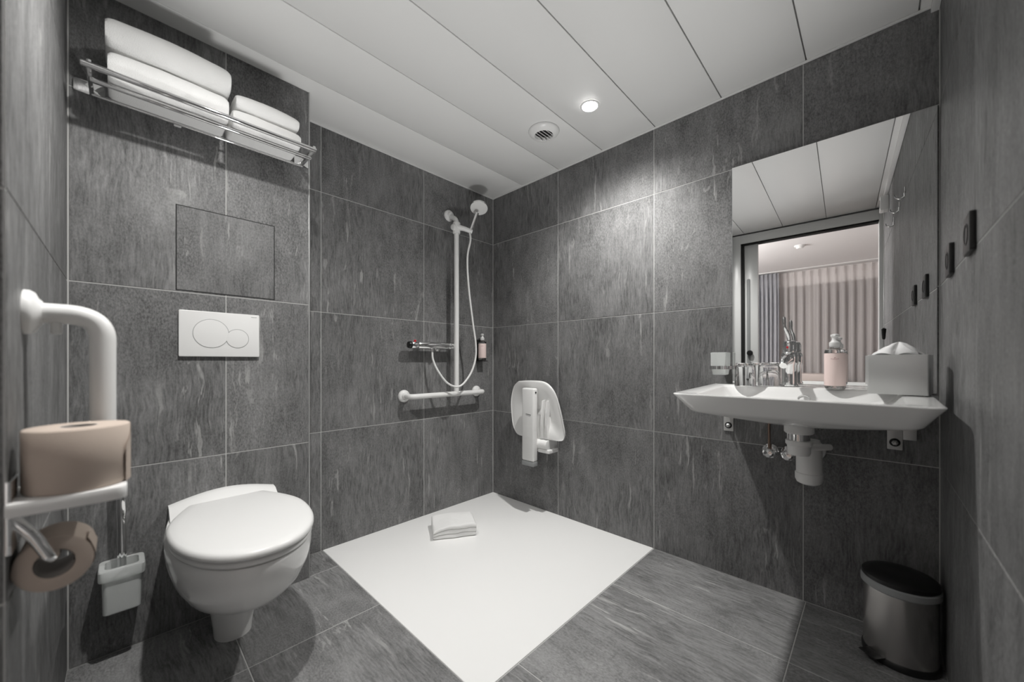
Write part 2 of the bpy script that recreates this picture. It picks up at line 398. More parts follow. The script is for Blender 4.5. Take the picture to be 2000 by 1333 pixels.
# ------------------------------------------------------------------ ceiling fittings
def downlight(x, y, label, k=1., tilt=(0, 0)):
    t = thing('downlight', label, 'ceiling light', (x, y, ZC))
    bm = new_bm(); lathe(bm, [(.034, -.001), (.0355, -.0035), (.043, -.003), (.045, -.0005)], seg=40, cap0=False, cap1=False); obj('trim_ring', bm, 'plastic', t, True)
    bm = new_bm(); lathe(bm, [(.0, -.0050), (.016, -.0047), (.029, -.0037), (.0345, -.001)], seg=40, cap1=True); obj('diffuser', bm, 'lit', t, True)
    s = lamp('SPOT', 'downlight_beam', (x, y, ZC-.016), SPOT_W*k, (1, .985, .96), spot_size=math.radians(150), spot_blend=.08, shadow_soft_size=.022)
    s.rotation_euler = Vector((-tilt[0], -tilt[1], 1)).to_track_quat('Z', 'Y').to_euler()   # swivelled lamp
    # the lamp's beam: a bright core with a weaker wide spill (strength against the cosine off its axis)
    s.data.use_nodes = True; nt = s.data.node_tree; em = nt.nodes['Emission']
    tc = nt.nodes.new('ShaderNodeTexCoord'); sp = nt.nodes.new('ShaderNodeSeparateXYZ'); ab = nt.nodes.new('ShaderNodeMath'); ab.operation = 'ABSOLUTE'
    rp = nt.nodes.new('ShaderNodeValToRGB'); e = rp.color_ramp.elements
    beam = [(.27, 0), (.35, .012), (.45, .045), (.53, .12), (.62, .25), (.72, .42), (.84, .56), (.974, .80)]
    while len(e) < len(beam): e.new(.5)
    for el, (p, c) in zip(e, beam): el.position = p; el.color = (c, c, c, 1)
    nt.links.new(tc.outputs['Normal'], sp.inputs[0]); nt.links.new(sp.outputs[2], ab.inputs[0]); nt.links.new(ab.outputs[0], rp.inputs[0]); nt.links.new(rp.outputs[0], em.inputs['Strength'])
    return t
downlight(-.374, -1.048, 'small round lit downlight in the white ceiling over the shower')
downlight(-1.59, -1.06, 'small round lit downlight in the white ceiling over the toilet', .82, (-.16, .24))

v = thing('extractor_vent', 'round white domed ceiling vent with slats beside the downlight', 'vent', (-.372, -.775, ZC))
bm = new_bm(); lathe(bm, [(.078, 0), (.078, -.004), (.074, -.010), (.062, -.019), (.048, -.024), (.046, -.020), (.046, -.004)], seg=48, cap0=False, cap1=False); obj('housing', bm, 'plastic', v, True)
bm = new_bm(); lathe(bm, [(.046, -.003), (0, -.0035)], seg=48, cap0=False); obj('duct_shade_disc', bm, 'gap', v, True)  # black disc: the shade inside the vent, put in as colour
bm = new_bm(); lathe(bm, [(.0795, 0), (.0795, -.0012), (.076, -.0014)], seg=48, cap0=False, cap1=False); obj('gap_shade_ring', bm, 'joint', v, True)  # grey ring painted in for the shaded gap round the vent
for k in range(5):
    yy = -.034+k*.017; hw = math.sqrt(max(.046**2-yy**2, 0))-.0015
    bm = new_bm(); box(bm, -hw, hw, -.0035, .0035, -.0012, .0012)
    obj('slat', bm, 'plastic', v, False, (0, yy, -.020), (.75, 0, 0))

# ------------------------------------------------------------------ service hatch and flush plate on the boxing
h = thing('access_hatch', 'square tiled access hatch with dark joint above the flush plate', 'access panel', (-1.5845, YB, 1.3525))
bm = new_bm(); box(bm, -.1525, .1525, -.0018, 0, -.1525, .1525); obj('seal', bm, 'rubber', h)
bm = new_bm(); box(bm, -.1495, .1495, -.0026, -.0018, -.1495, .1495, .0004, 1); obj('tile_face', bm, 'tile', h)
fp = thing('flush_plate', 'white dual flush plate with two round buttons above the toilet', 'flush plate', (-1.609, YB-.0013, 1.048))
bm = new_bm(); plate(bm, rrect(-.121, .121, -.083, .083, .004), 0, .012, .002, M_back()); obj('plate', bm, 'plastic', fp, True)
bm = new_bm()
for q in range(7): box(bm, .094+q*.0027, .0958+q*.0027, -.0124, -.0119, .0715, .0740)
obj('printed_mark', bm, 'grey_plastic', fp)
for cx, cz, r in ((-.030, .002, .0535), (.0495, -.0135, .0365)):
    bm = new_bm(); lathe(bm, [(r, .0115), (r, .0125), (r-.0012, .0125), (r-.0012, .0118)], (cx, 0, cz), (0, -1, 0), 48, False, False); obj('button_rim', bm, 'grey_plastic', fp, True)
    bm = new_bm(); lathe(bm, [(r-.0015, .0118), (r-.0018, .0132), (r-.004, .0136), (0, .0137)], (cx, 0, cz), (0, -1, 0), 48); obj('button', bm, 'plastic', fp, True)

# ------------------------------------------------------------------ toilet
TXc, TYw = -1.597, YB-.0012
to = thing('toilet', 'white wall-side toilet with closed lid on the grey tiled floor', 'toilet', (TXc, TYw, 0))
def plan(w, yf, wb, ym, y0=0., n=30, p=2.15, z=0.):
    """half outline from the wall (y0) round the front; -y is towards the room"""
    half = []
    for i in range(n+1):
        t = i/n
        if t < .3:
            s = t/.3; y = y0+(ym-y0)*s; hw = wb+(w-wb)*math.sin(s*PI/2)
        else:
            a = (t-.3)/.7*PI/2; y = ym+(yf-ym)*math.sin(a)**(2/p); hw = w*max(math.cos(a), 0)**(2/p)
        half.append((hw, -y))
    return [(x, y, z) for x, y in half] + [(-x, y, z) for x, y in half[-2::-1]]
bm = new_bm()
lv = [(.000, .054, .215, .050, .150, .09), (.03, .056, .220, .050, .150, .08), (.10, .066, .235, .060, .155, .06), (.155, .080, .262, .075, .16, .03), (.178, .100, .330, .09, .17, .0),
      (.20, .125, .425, .110, .19, 0), (.235, .148, .500, .125, .21, 0), (.28, .167, .556, .140, .23, 0), (.33, .180, .592, .150, .25, 0), (.37, .1845, .606, .155, .26, 0), (.395, .1848, .609, .157, .26, 0), (.4035, .180, .605, .155, .26, 0)]
loft(bm, [plan(w_, yf, wb_, ym, y0, z=z) for z, w_, yf, wb_, ym, y0 in lv])
obj('bowl', bm, 'ceramic', to, 60)
# raised ceramic ledge at the wall
bm = new_bm(); loops = []
for k in range(13):
    x = -.160+.32*k/12; zt = .442+.028*math.cos(x/.16*PI/2)
    loops.append([(x, 0, .38), (x, -.085, .38), (x, -.085, zt-.034), (x, -.06, zt-.018), (x, -.035, zt-.004), (x, -.012, zt), (x, 0, zt)])
loft(bm, loops); obj('back_ledge', bm, 'ceramic', to, 50)
def lid_loops(w, yf, wb, ym, y0, zs):
    out = []
    for z, d in zs: out.append(plan(w-d, yf-d, wb-d, ym, y0+d, z=z))
    return out
bm = new_bm(); loft(bm, lid_loops(.180, .610, .125, .30, .075, [(.4045, .016), (.4085, .014), (.4088, .003), (.412, 0), (.419, 0), (.4225, .003)])); obj('seat', bm, 'plastic', to, 50)
bm = new_bm(); loft(bm, lid_loops(.184, .618, .115, .30, .070, [(.4228, .022), (.4280, .020), (.4283, .004), (.430, .001), (.434, 0), (.440, 0), (.446, .003), (.450, .010), (.452, .03), (.4535, .08)])); obj('lid', bm, 'plastic', to, 50)
for s in (-1, 1):
    bm = new_bm(); cyl(bm, (s*.075-.018, -.070, .432), (s*.075+.018, -.070, .432), .009, bev=.002); obj('hinge', bm, 'chrome', to, True)

# ------------------------------------------------------------------ towel rack and towels
tk = thing('towel_rack', 'chrome towel rack with double front rail high on the toilet wall', 'towel rack', (-1.64, YB-.0012, 1.79))
def rk(x, y, z): return (x+1.64, y-YB+.0012, z-1.79)
for x0, x1 in ((-1.973, -1.905), (-1.362, -1.306)):
    bm = new_bm(); plate(bm, rrect(x0+1.64, x1+1.64, -.006, .034, .006, 4), 0, .007, .0015, M_back()); br = obj('wall_plate', bm, 'chrome', tk, True)
for x in (-1.934, -1.340):
    bm = new_bm(); box(bm, x+1.64-.005, x+1.64+.005, rk(0, -.396, 0)[1], -.006, -.014, .010, .002); obj('arm', bm, 'chrome', tk, True)
for (xa, xb, y_, z_, r_) in ((-1.950, -1.335, -.400, 1.7815, .0085), (-1.934, -1.340, -.360, 1.7625, .0065), (-1.934, -1.340, -.262, 1.7655, .0035)):
    bm = new_bm(); cyl(bm, rk(xa, y_, z_), rk(xb, y_, z_), r_, seg=16, bev=.003); obj('rail', bm, 'chrome', tk, True)
bm = new_bm(); plate(bm, rrect(-1.742+1.64, -1.722+1.64, -.012, .034, .002, 2), 0, .006, .001, M_back()); obj('centre_plate', bm, 'plastic', tk, True)

def towel(name, label, group, x0, x1, y0, y1, z0, z1, layers=1, seed=0, arch=0., rot=0., sag=0., m='towel'):
    """folded terry towel: folded edge at the front (-y), layered; gentle lumps"""
    W, Dp, H = x1-x0, y1-y0, z1-z0; n = 20 if layers == 1 else 10
    sec = []
    for k in range(layers):                       # front bulges, bottom to top
        for i in range(n+1):
            a = -PI/2+PI*i/n; hh = H/layers
            sec.append((-Dp/2+min(hh*.5, .045)*(1-abs(math.cos(a))**.7)-.004*k, hh*(k+.5)+hh*.497*math.sin(a)))
    top = [( -Dp/2+.05+(Dp-.1)*i/14, H) for i in range(15)]
    back = []
    for k in range(layers-1, -1, -1):
        for i in range(n+1):
            a = PI/2-PI*i/n; hh = H/layers
            back.append((Dp/2-min(hh*.5, .045)*(1-abs(math.cos(a))**.7), hh*(k+.5)+hh*.497*math.sin(a)))
    bot = [(Dp/2-.05-(Dp-.1)*i/14, 0) for i in range(15)]
    sec = sec+top+back+bot
    nx = 44; loops = []
    for j in range(nx+1):
        u = j/nx; e = min(u, 1-u)*W; ed = .022
        k = 1. if e > ed else math.sqrt(max(1-((ed-e)/ed)**2, .0))
        k = .80+.20*k; x = -W/2+W*u; lp = []
        for yy, zz in sec:
            q = Vector((x*9+seed*3.1, yy*9, zz*14))
            d = mnoise.noise(q)*.006+mnoise.noise(q*3)*.0022
            z = (zz-H/2)*k+H/2
            if zz > H*.02: z += d + arch*(1-(2*u-1)**2)*(zz/H)
            z += sag*zz/H*mnoise.noise(Vector((x*6+seed, yy*6, 2.2)))
            y_ = yy*(.93+.07*k)+d*.9
            lp.append((x, y_, max(z, 0)))
        loops.append(lp)
    bm = new_bm(); loft(bm, loops)
    o = obj(name, bm, m, None, 70, ((x0+x1)/2, (y0+y1)/2, z0), (0, 0, rot))
    return tag(o, label, 'towel', group)
TG = 'white towels on the rack'
towel('bath_towel', 'large white bath towel, lower of the left stack on the rack', TG, -1.898, -1.612, -.388, -.232, 1.7700, 1.868, 1, 1, .004)
towel('bath_towel', 'large white bath towel, upper of the left stack on the rack', TG, -1.903, -1.607, -.396, -.23, 1.872, 1.957, 1, 2, .010)
towel('hand_towel', 'small white towel, lower of the right stack on the rack', TG, -1.600, -1.385, -.386, -.235, 1.7700, 1.836, 1, 3, .003)
towel('hand_towel', 'small white towel, upper of the right stack on the rack', TG, -1.592, -1.392, -.388, -.235, 1.840, 1.888, 1, 4, .008)
towel('bath_mat', 'folded white cotton bath mat lying on the white shower tray', None, -.701, -.471, -.390, -.210, .0035, .062, 3, 5, .004, math.radians(-31), .02)

# ------------------------------------------------------------------ grab rail, spare roll shelf and hanging roll on the left wall
g = thing('grab_rail', 'thick white bent grab rail on the left wall behind the paper roll', 'grab rail', (XL+.0012, -.945, 1.03))
bm = new_bm(); lathe(bm, [(.038, 0), (.038, .006), (.034, .012), (.024, .016), (.020, .02)], (0, 0, 0), (1, 0, 0), 40); obj('flange', bm, 'plastic', g, True)
bm = new_bm(); tube(bm, fillet([(.0, 0, 0), (.091, 0, 0), (.091, 0, -.30), (.091, .50, -.30), (.0, .50, -.30)], .062, 12), .0175, 20); obj('rail', bm, 'plastic', g, True)
bm = new_bm(); lathe(bm, [(.038, 0), (.038, .006), (.034, .012), (.020, .018)], (0, .50, -.30), (1, 0, 0), 40); obj('flange', bm, 'plastic', g, True)
bm = new_bm(); cyl(bm, (.035, -.002, -.036), (.035, -.002, -.012), .007, bev=.002); obj('grip_screw', bm, 'plastic', g, True)

ps = thing('paper_shelf', 'white shelf with chrome bracket on the left wall carrying a paper roll', 'shelf', (XL+.0012, -1.045, .742))
def loc_ps(x, y, z): return (x-XL-.0012, y+1.045, z-.742)
bm = new_bm(); plate(bm, rrect(.0, .122, -.062, .062, (.012, .002, .002, .012), 5), -.021, 0, .003); obj('shelf_plate', bm, 'plastic', ps, True)
bxo('wall_bracket', 'chrome', ps, 0, .006, -.055, .03, -.075, .03, .001)
bm = new_bm(); tube(bm, fillet([(.006, -.040, -.030), (.024, -.046, -.055), (.040, -.046, -.094), (.0428, -.036, -.0965), (.0428, .055, -.0965)], .012, 6), .0075, 14); obj('roll_arm', bm, 'chrome', ps, True)

def paper_roll(name, label, loc, rot, group, R=.059, H=.097):
    t = thing(name, label, 'toilet roll', loc, rot, group)
    bm = new_bm(); prof = [(.0215, 0), (R-.002, 0), (R, .002), (R, H-.002), (R-.002, H), (.0215, H)]
    seg = 64; loops = []
    for r, hh in prof:
        loops.append([(((r+ (.0018*mnoise.noise(Vector((math.cos(2*PI*i/seg)*2, math.sin(2*PI*i/seg)*2, hh*25))) if r > .03 else 0))*math.cos(2*PI*i/seg)), (r)*math.sin(2*PI*i/seg), hh) for i in range(seg)])
    loft(bm, loops, False, False); obj('paper', bm, 'roll', t, 50)
    bm = new_bm(); lathe(bm, [(.0215, 0.0), (.0215, H), (.020, H), (.020, 0)], seg=40, cap0=False, cap1=False); obj('core', bm, 'core', t, 50)
    # loose outer sheet
    bm = new_bm(); a0 = math.radians(20); rows = []
    for k in range(19):
        a = a0-math.radians(60)*k/18; rr = R+.0008+.0022*max(0, (k-13))/5
        rows.append([(rr*math.cos(a), rr*math.sin(a), .001), (rr*math.cos(a), rr*math.sin(a), H*.5), (rr*math.cos(a), rr*math.sin(a), H-.001-.035*max(0, (k-6))/12)])
    loft(bm, rows, False, False, False); obj('loose_sheet', bm, 'roll', t, 60)
    return t
paper_roll('toilet_roll', 'beige toilet roll standing upright on the white shelf', (-1.918, -1.046, .7425), (0, 0, math.radians(10)), 'beige toilet rolls')
paper_roll('toilet_roll', 'beige toilet roll hanging on the chrome arm under the shelf', (-1.942, -1.070, .630), (-PI/2, 0, 0), 'beige toilet rolls', .042, .078)

# ------------------------------------------------------------------ toilet brush
bh = thing('brush_holder', 'frosted square brush holder on the wall left of the toilet', 'brush holder', (-1.868, YB-.0012, .165))
bm = new_bm(); lo = [[(x, y, z) for x, y in rrect(-.044+d, .044-d, -.092+d, -.010-d, .012, 5)] for z, d in ((0, .005), (.003, .002), (.11, 0), (.11, .004), (.006, .006))]
loft(bm, lo, True, True); obj('cup', bm, 'frost', bh, True)
bm = new_bm(); lo = [[(x, y, z) for x, y in rrect(-.052+d, .052-d, -.100+d, -.002-d, .014, 5)] for z, d in ((.108, .008), (.108, .001), (.111, 0), (.138, 0), (.141, .002), (.141, .014), (.108, .014))]
loft(bm, lo, False, False); obj('collar', bm, 'frost', bh, True)
bm = new_bm(); box(bm, -.03, .03, -.006, 0, .10, .145, .001); obj('wall_plate', bm, 'chrome', bh, True)
tb = thing('toilet_brush', 'chrome-handled toilet brush standing in the frosted holder', 'toilet brush', (-1.868, YB-.052, .173))
bm = new_bm(); cyl(bm, (0, 0, .10), (-.004, 0, .43), .0105, .0115, bev=.002); obj('handle', bm, 'chrome', tb, True)
bm = new_bm(); lathe(bm, [(.0, 0), (.022, .006), (.027, .03), (.026, .07), (.012, .09), (.009, .10)], seg=24); obj('brush_head', bm, 'bristle', tb, True)

# ------------------------------------------------------------------ shower: T-shaped rail, hand shower, hose, mixer, dispenser
sr = thing('shower_rail', 'white T-shaped shower grab rail on the back wall', 'grab rail', (-.396, -.0012, .745))
RY = -.082
bm = new_bm(); tube(bm, fillet([(-.325, 0, 0), (-.325, RY, 0), (.232, RY, 0), (.232, 0, 0)], .03, 8), .0155, 18); obj('horizontal_bar', bm, 'plastic', sr, True)
bm = new_bm(); tube(bm, fillet([(0, RY, 0), (0, RY, 1.105), (0, 0, 1.15)], .03, 8), .0155, 18); obj('vertical_bar', bm, 'plastic', sr, True)
for x, z in ((-.325, 0), (.232, 0), (0, 1.15)):
    bm = new_bm(); lathe(bm, [(.036, 0), (.036, .008), (.032, .014), (.022, .018), (.017, .03)], (x, 0, z), (0, -1, 0), 36); obj('flange', bm, 'plastic', sr, True)
SZ = 1.05
sl = None
bm = new_bm(); cyl(bm, (0, RY, SZ-.035), (0, RY, SZ+.035), .024, bev=.004); sl = obj('slider', bm, 'plastic', sr, True)
bm = new_bm(); cyl(bm, (-.034, RY-.004, SZ), (-.012, RY, SZ), .019, bev=.004); obj('clamp_knob', bm, 'plastic', sl, True)
bm = new_bm(); tube(bm, [(0.0, RY-.01, SZ+.004), (.03, RY-.04, SZ-.006), (.075, RY-.065, SZ-.020)], [.018, .015, .013], 14); obj('shower_holder', bm, 'plastic', sl, True)

hp = Vector((-.396+.068, -.0012+RY-.058, .745+SZ-.012))      # where the hand shower sits
ht = Vector((-.288, -.172, 1.925))                            # centre of the spray head
hs = thing('hand_shower', 'hand shower with round white spray head in the rail holder', 'shower head', hp)
hd = ht-hp
bm = new_bm(); tube(bm, [hd*-.12, hd*.25, hd*.6, hd*.80], [.010, .0115, .012, .013], 16); obj('handle', bm, 'chrome', hs, True)
nrm = Vector((-.30, -.30, -.90)).normalized(); hd = hd*1.0+Vector((.012, .010, .016))
bm = new_bm(); lathe(bm, [(.010, -.016), (.036, -.012), (.056, -.002), (.058, .004), (.056, .008)], hd, nrm, 40); obj('head', bm, 'chrome', hs, True)
bm = new_bm(); lathe(bm, [(.056, .0075), (.055, .0105), (.02, .012), (0, .012)], hd, nrm, 40); obj('spray_plate', bm, 'plastic', hs, True)
MX = Vector((-.565, -.065, 1.012))
pts = [hp+hd*-.10, hp+Vector((-.012, -.012, -.07)), Vector((-.362, -.15, 1.60)), Vector((-.352, -.15, 1.42)), Vector((-.318, -.15, 1.20)), Vector((-.292, -.15, 1.05)),
       Vector((-.300, -.15, .95)), Vector((-.345, -.15, .86)), Vector((-.42, -.145, .795)), Vector((-.49, -.12, .815)), Vector((-.54, -.09, .89)), Vector((-.562, -.068, .96)), MX]
bm = new_bm(); tube(bm, smooth_path(pts, 8), .0062, 10); tag(obj('shower_hose', bm, 'plastic', None, True), 'thin white shower hose looping down beside the white rail', 'hose')
mx = thing('shower_mixer', 'chrome bar shower mixer on the back wall left of the rail', 'tap', (-.56, -.0012, 1.045))
bm = new_bm(); cyl(bm, (-.105, -.062, 0), (.110, -.062, 0), .0225, seg=28, bev=.003); obj('body', bm, 'chrome', mx, True)
bm = new_bm(); cyl(bm, (.113, -.062, 0), (.150, -.062, 0), .0215, seg=28, bev=.003); obj('flow_knob', bm, 'chrome', mx, True)
bm = new_bm(); cyl(bm, (-.150, -.062, 0), (-.108, -.062, 0), .0225, seg=28, bev=.003); kn = obj('temperature_knob', bm, 'chrome', mx, True)
bm = new_bm(); cyl(bm, (-.128, -.068, .014), (-.128, -.072, .029), .007, bev=.001); obj('stop_button', bm, 'red', kn, True)
bm = new_bm(); cyl(bm, (-.168, -.062, 0), (-.150, -.062, 0), .019, .0215, bev=.003); obj('end_cap', bm, 'black', mx, True)
for x in (-.075, .075):
    bm = new_bm(); lathe(bm, [(.031, 0), (.031, .008), (.020, .022), (.016, .05)], (x, 0, 0), (0, -1, 0), 28); obj('wall_union', bm, 'chrome', mx, True)
bm = new_bm(); cyl(bm, (-.005, -.064, -.035), (-.005, -.064, -.018), .011); obj('hose_outlet', bm, 'chrome', mx, True)
bm = new_bm(); lathe(bm, [(.012, 0), (.016, .006), (.012, .016), (0, .018)], (.03, -.062, -.018), (0, 0, -1), 20); obj('check_valve', bm, 'chrome', mx, True)

def pump_bottle(name, label, loc, R, H, lab0, lab1, rz=0, group=None):
    t = thing(name, label, 'soap bottle', loc, (0, 0, rz), group)
    bm = new_bm(); lathe(bm, [(R*.86, 0), (R*.97, .004), (R, .010), (R, H-.012), (R*.94, H-.004), (R*.6, H), (R*.42, H+.003), (R*.42, H+.010)], seg=40); obj('bottle', bm, 'glass', t, True)
    bm = new_bm(); lathe(bm, [(R*.90, .008), (R*.90, H-.022)], seg=40); obj('liquid', bm, mat_liquid, t, True)
    bm = new_bm(); lathe(bm, [(R*1.012, lab0), (R*1.018, lab0+.0005), (R*1.018, lab1-.0005), (R*1.012, lab1)], seg=48, cap0=False, cap1=False); lb = obj('label', bm, 'label', t, True)
    bm = new_bm(); lathe(bm, [(R*.50, H+.006), (R*.55, H+.009), (R*.55, H+.022), (R*.36, H+.027), (R*.28, H+.034), (R*.30, H+.040), (R*.42, H+.043), (R*.42, H+.049), (R*.2, H+.052)], seg=28); obj('pump', bm, 'plastic', t, True)
    bm = new_bm(); tube(bm, [(0, 0, H+.046), (R*.5, 0, H+.046), (R*.85, 0, H+.042)], [.0045, .004, .003], 10); obj('nozzle', bm, 'plastic', t, True)
    # printed emblem of small petals and a short line of lettering
    def on(a, z): rr = R*1.021; return (rr*math.cos(a), rr*math.sin(a), z)
    bm = new_bm(); zc = lab1-(lab1-lab0)*.15; s = R*.075
    for k in range(5):
        th = PI/2+(k-2)*.55; da = math.cos(th)*s*1.5/R; dz = math.sin(th)*s*1.5
        q = [(0, 0), (da*.5-math.sin(th)*s*.4/R, dz*.5+math.cos(th)*s*.4), (da, dz), (da*.5+math.sin(th)*s*.4/R, dz*.5-math.cos(th)*s*.4)]
        bm.faces.new([bm.verts.new(on(a_, zc+z_)) for a_, z_ in q])
    obj('emblem', bm, 'print', t, False)
    bm = new_bm(); zc -= s*2.2
    for k in range(9):
        a_ = (k-4)*.085; hgt = .0018 if k % 3 else .0026; zz = zc+.9*s*abs(k-4)/4*.8
        bm.faces.new([bm.verts.new(on(a_+da, zz+dz)) for da, dz in ((-.03, 0), (.03, 0), (.03, hgt), (-.03, hgt))])
    obj('lettering', bm, 'print', t, False)
    return t
mat_liquid = mat('clear_soap', (.80, .78, .74), .05, trans=.9, ior=1.35)
CAMA = lambda x, y: math.atan2(CAMY-y, CAMX-x)
pump_bottle('soap_dispenser', 'small pink-labelled pump bottle fixed to the shower wall', (-.140, -.040, .957), .027, .132, .016, .115, CAMA(-.14, -.04))
hb = thing('bottle_bracket', 'dark bracket clasping the pump bottle on the shower wall', 'bracket', (-.140, -.0012, 1.0))
bxo('back_plate', 'black', hb, -.022, .022, -.006, 0, -.05, .10, .001)
bm = new_bm(); tube(bm, [(.0285*math.cos(t), -.0388+.0285*math.sin(t), .082) for t in [2*PI*k/28 for k in range(29)]], .0028, 8); obj('ring', bm, 'black', hb, True)
bm = new_bm(); box(bm, -.026, .026, -.066, -.004, -.050, -.044, .001); obj('foot', bm, 'black', hb, True)

# ------------------------------------------------------------------ folding shower seat on the right wall
ss = thing('shower_seat', 'white folding shower seat tipped up against the right wall', 'shower seat', (-.0012, -.465, .31))
def sq(y, z): return (y+.465, z-.31)
ol = [(-.333, .822), (-.43, .829), (-.537, .826), (-.595, .795), (-.632, .741), (-.661, .654), (-.680, .575), (-.690, .523), (-.682, .490), (-.655, .479), (-.569, .476), (-.47, .472), (-.377, .471), (-.320, .478), (-.285, .515), (-.268, .567), (-.257, .667), (-.266, .735), (-.290, .790)]
ol = [tuple(p) for p in smooth_path([Vector((*sq(*p), 0)) for p in ol+ol[:1]], 5)[:-1]]
ol = [(p[0], p[1]) for p in ol]
cx, cz = sq(-.47, .65)
bm = new_bm(); loops = []
for d, out in ((.018, .072), (.004, .074), (0, .080), (0, .090), (.003, .0945), (.012, .096), (.05, .0945), (.11, .086), (.15, .084)):
    loops.append([(-(out - .02*((y-cx)/.21)**2*(1 if d > .01 or out > .09 else .6)), cx+(y-cx)*(1-d/.2), cz+(z-cz)*(1-d/.19)) for y, z in ol])
loft(bm, loops); obj('seat', bm, 'plastic', ss, 70)
y0, y1 = -.515+.465, -.418+.465
bm = new_bm(); box(bm, -.150, -.108, y0, y1, .03, .475, .010, 3); lg = obj('support_leg', bm, 'plastic', ss, True)
bm = new_bm(); box(bm, -.149, -.109, y0+.001, y1-.001, .0, .0295, .004); obj('rubber_foot', bm, 'grey_plastic', lg, True)
bm = new_bm(); cyl(bm, (-.129, y0-.002, .45), (-.129, y0+.006, .45), .006); obj('hinge_pin', bm, 'black', lg, True)
bm = new_bm(); cyl(bm, (-.1505, (y0+y1)/2+.012, .318), (-.1505, (y0+y1)/2-.028, .314), .0012, seg=6); obj('release_slot', bm, 'black', lg, True)
for ya in (-.075, -.108):
    bm = new_bm(); loops = []
    for z, o in ((.17, .10), (.25, .106), (.33, .103), (.40, .092)): loops.append([(-.075, ya-.007, z), (-o, ya-.007, z), (-o, ya+.007, z), (-.075, ya+.007, z)])
    loft(bm, loops); obj('seat_rib', bm, 'plastic', ss)
bm = new_bm(); box(bm, -.075, 0, -.115, .06, .08, .30, .006); obj('wall_hinge', bm, 'plastic', ss, True)
bm = new_bm(); cyl(bm, (-.088, -.118, .135), (-.088, .06, .135), .030, bev=.004); obj('hinge_barrel', bm, 'plastic', ss, True)
bm = new_bm(); box(bm, -.105, -.01, -.135, -.045, .085, .108, .005); obj('hinge_foot', bm, 'plastic', ss, True)

# ------------------------------------------------------------------ wash basin
BY0, BY1, BF = -2.114, -1.490, -.577
bs = thing('wash_basin', 'wide white wall-hung ceramic basin below the mirror', 'basin', (-.0012, -1.81, .75))
def bl(x, y, z): return (x, y+1.81, z-.75)
def zr(x): return .838+.013*min(max((x+.5)/.42, 0), 1)
def bloop(x0, x1, y0, y1, r, z=None, dz=0, n=10):
    return [bl(x, y, (zr(x)+dz) if z is None else z) for x, y in rrect(x0, x1, y0, y1, (.012, .012, r, r) if False else (min(r, .03), min(r, .12), min(r, .12), min(r, .03)), n)]
# rrect order: (x1,y1), (x0,y1), (x0,y0), (x1,y0)
L_ = [bloop(-.345, -.255, -1.855, -1.765, .04, .738), bloop(-.40, -.18, -1.93, -1.69, .08, .742), bloop(-.46, -.10, -2.02, -1.60, .08, .758),
      bloop(-.485, -.02, -2.060, -1.545, .05, .768), bloop(-.500, -.004, -2.073, -1.532, .035, .773), bloop(-.512, -.002, -2.082, -1.524, .035, .780), bloop(-.548, -.001, -2.099, -1.506, .04, .810),
      bloop(BF+.004, 0, BY0+.002, BY1-.002, .04, .832), bloop(BF, 0, BY0, BY1, .04, None, -.002), bloop(BF+.001, 0, BY0+.001, BY1-.001, .04, None, .0005), bloop(BF+.005, -.002, BY0+.004, BY1-.004, .038, None, .0015),
      bloop(BF+.030, -.150, BY0+.060, BY1-.060, .05, None, .0005), bloop(BF+.036, -.156, BY0+.066, BY1-.066, .05, None, -.004), bloop(BF+.055, -.172, BY0+.085, BY1-.085, .06, None, -.028), bloop(BF+.11, -.195, BY0+.15, BY1-.15, .07, .790), bloop(-.36, -.24, -1.86, -1.76, .045, .778), bloop(-.325, -.275, -1.835, -1.785, .024, .776)]
bm = new_bm(); loft(bm, L_); obj('basin_body', bm, 'ceramic', bs, 50)
bm = new_bm(); lathe(bm, [(.022, 0), (.024, .003), (.020, .006), (.017, .004), (.016, 0)], bl(-.300, -1.81, .7765), (0, 0, 1), 32); obj('drain_cap', bm, 'chrome', bs, True)
bm = new_bm(); tube(bm, [Vector(bl(-.178, -1.81, .814))+Vector((.006*math.sin(t), .016*math.cos(t), .010*math.sin(t))) for t in [2*PI*k/24 for k in range(25)]], .002, 8); obj('overflow_ring', bm, 'chrome', bs, True)

def basin_bracket(y, label, extra):
    t = thing('basin_bracket', label, 'bracket', (-.0012, y, .69), group='brackets under the basin')
    bm = new_bm(); plate(bm, rrect(-.019, .019, -.050, .074, .002, 2), 0, .005, .0008, M_right()); obj('wall_plate', bm, 'galv', t, True)
    bm = new_bm(); box(bm, -.11, -.005, -.019, .019, .0700, .0737, .001); obj('support_plate', bm, 'galv', t, True)
    bm = new_bm(); lathe(bm, [(.014, .0045), (.014, .007), (.011, .0085)], (0, 0, -.025), (-1, 0, 0), 24); obj('washer', bm, 'black', t, True)
    bm = new_bm(); lathe(bm, [(.0085, .008), (.0085, .016), (.006, .018), (.004, .024)], (0, 0, -.025), (-1, 0, 0), 6); obj('nut', bm, 'galv', t, False)
    if extra:
        bm = new_bm(); box(bm, -.010, 0, -.052, -.0195, -.012, .06, .001); obj('side_plate', bm, 'galv', t, True)
basin_bracket(-1.527, 'galvanised bracket with nut under the left end of the basin', False)
basin_bracket(-2.043, 'galvanised bracket with side plate under the right end of the basin', True)

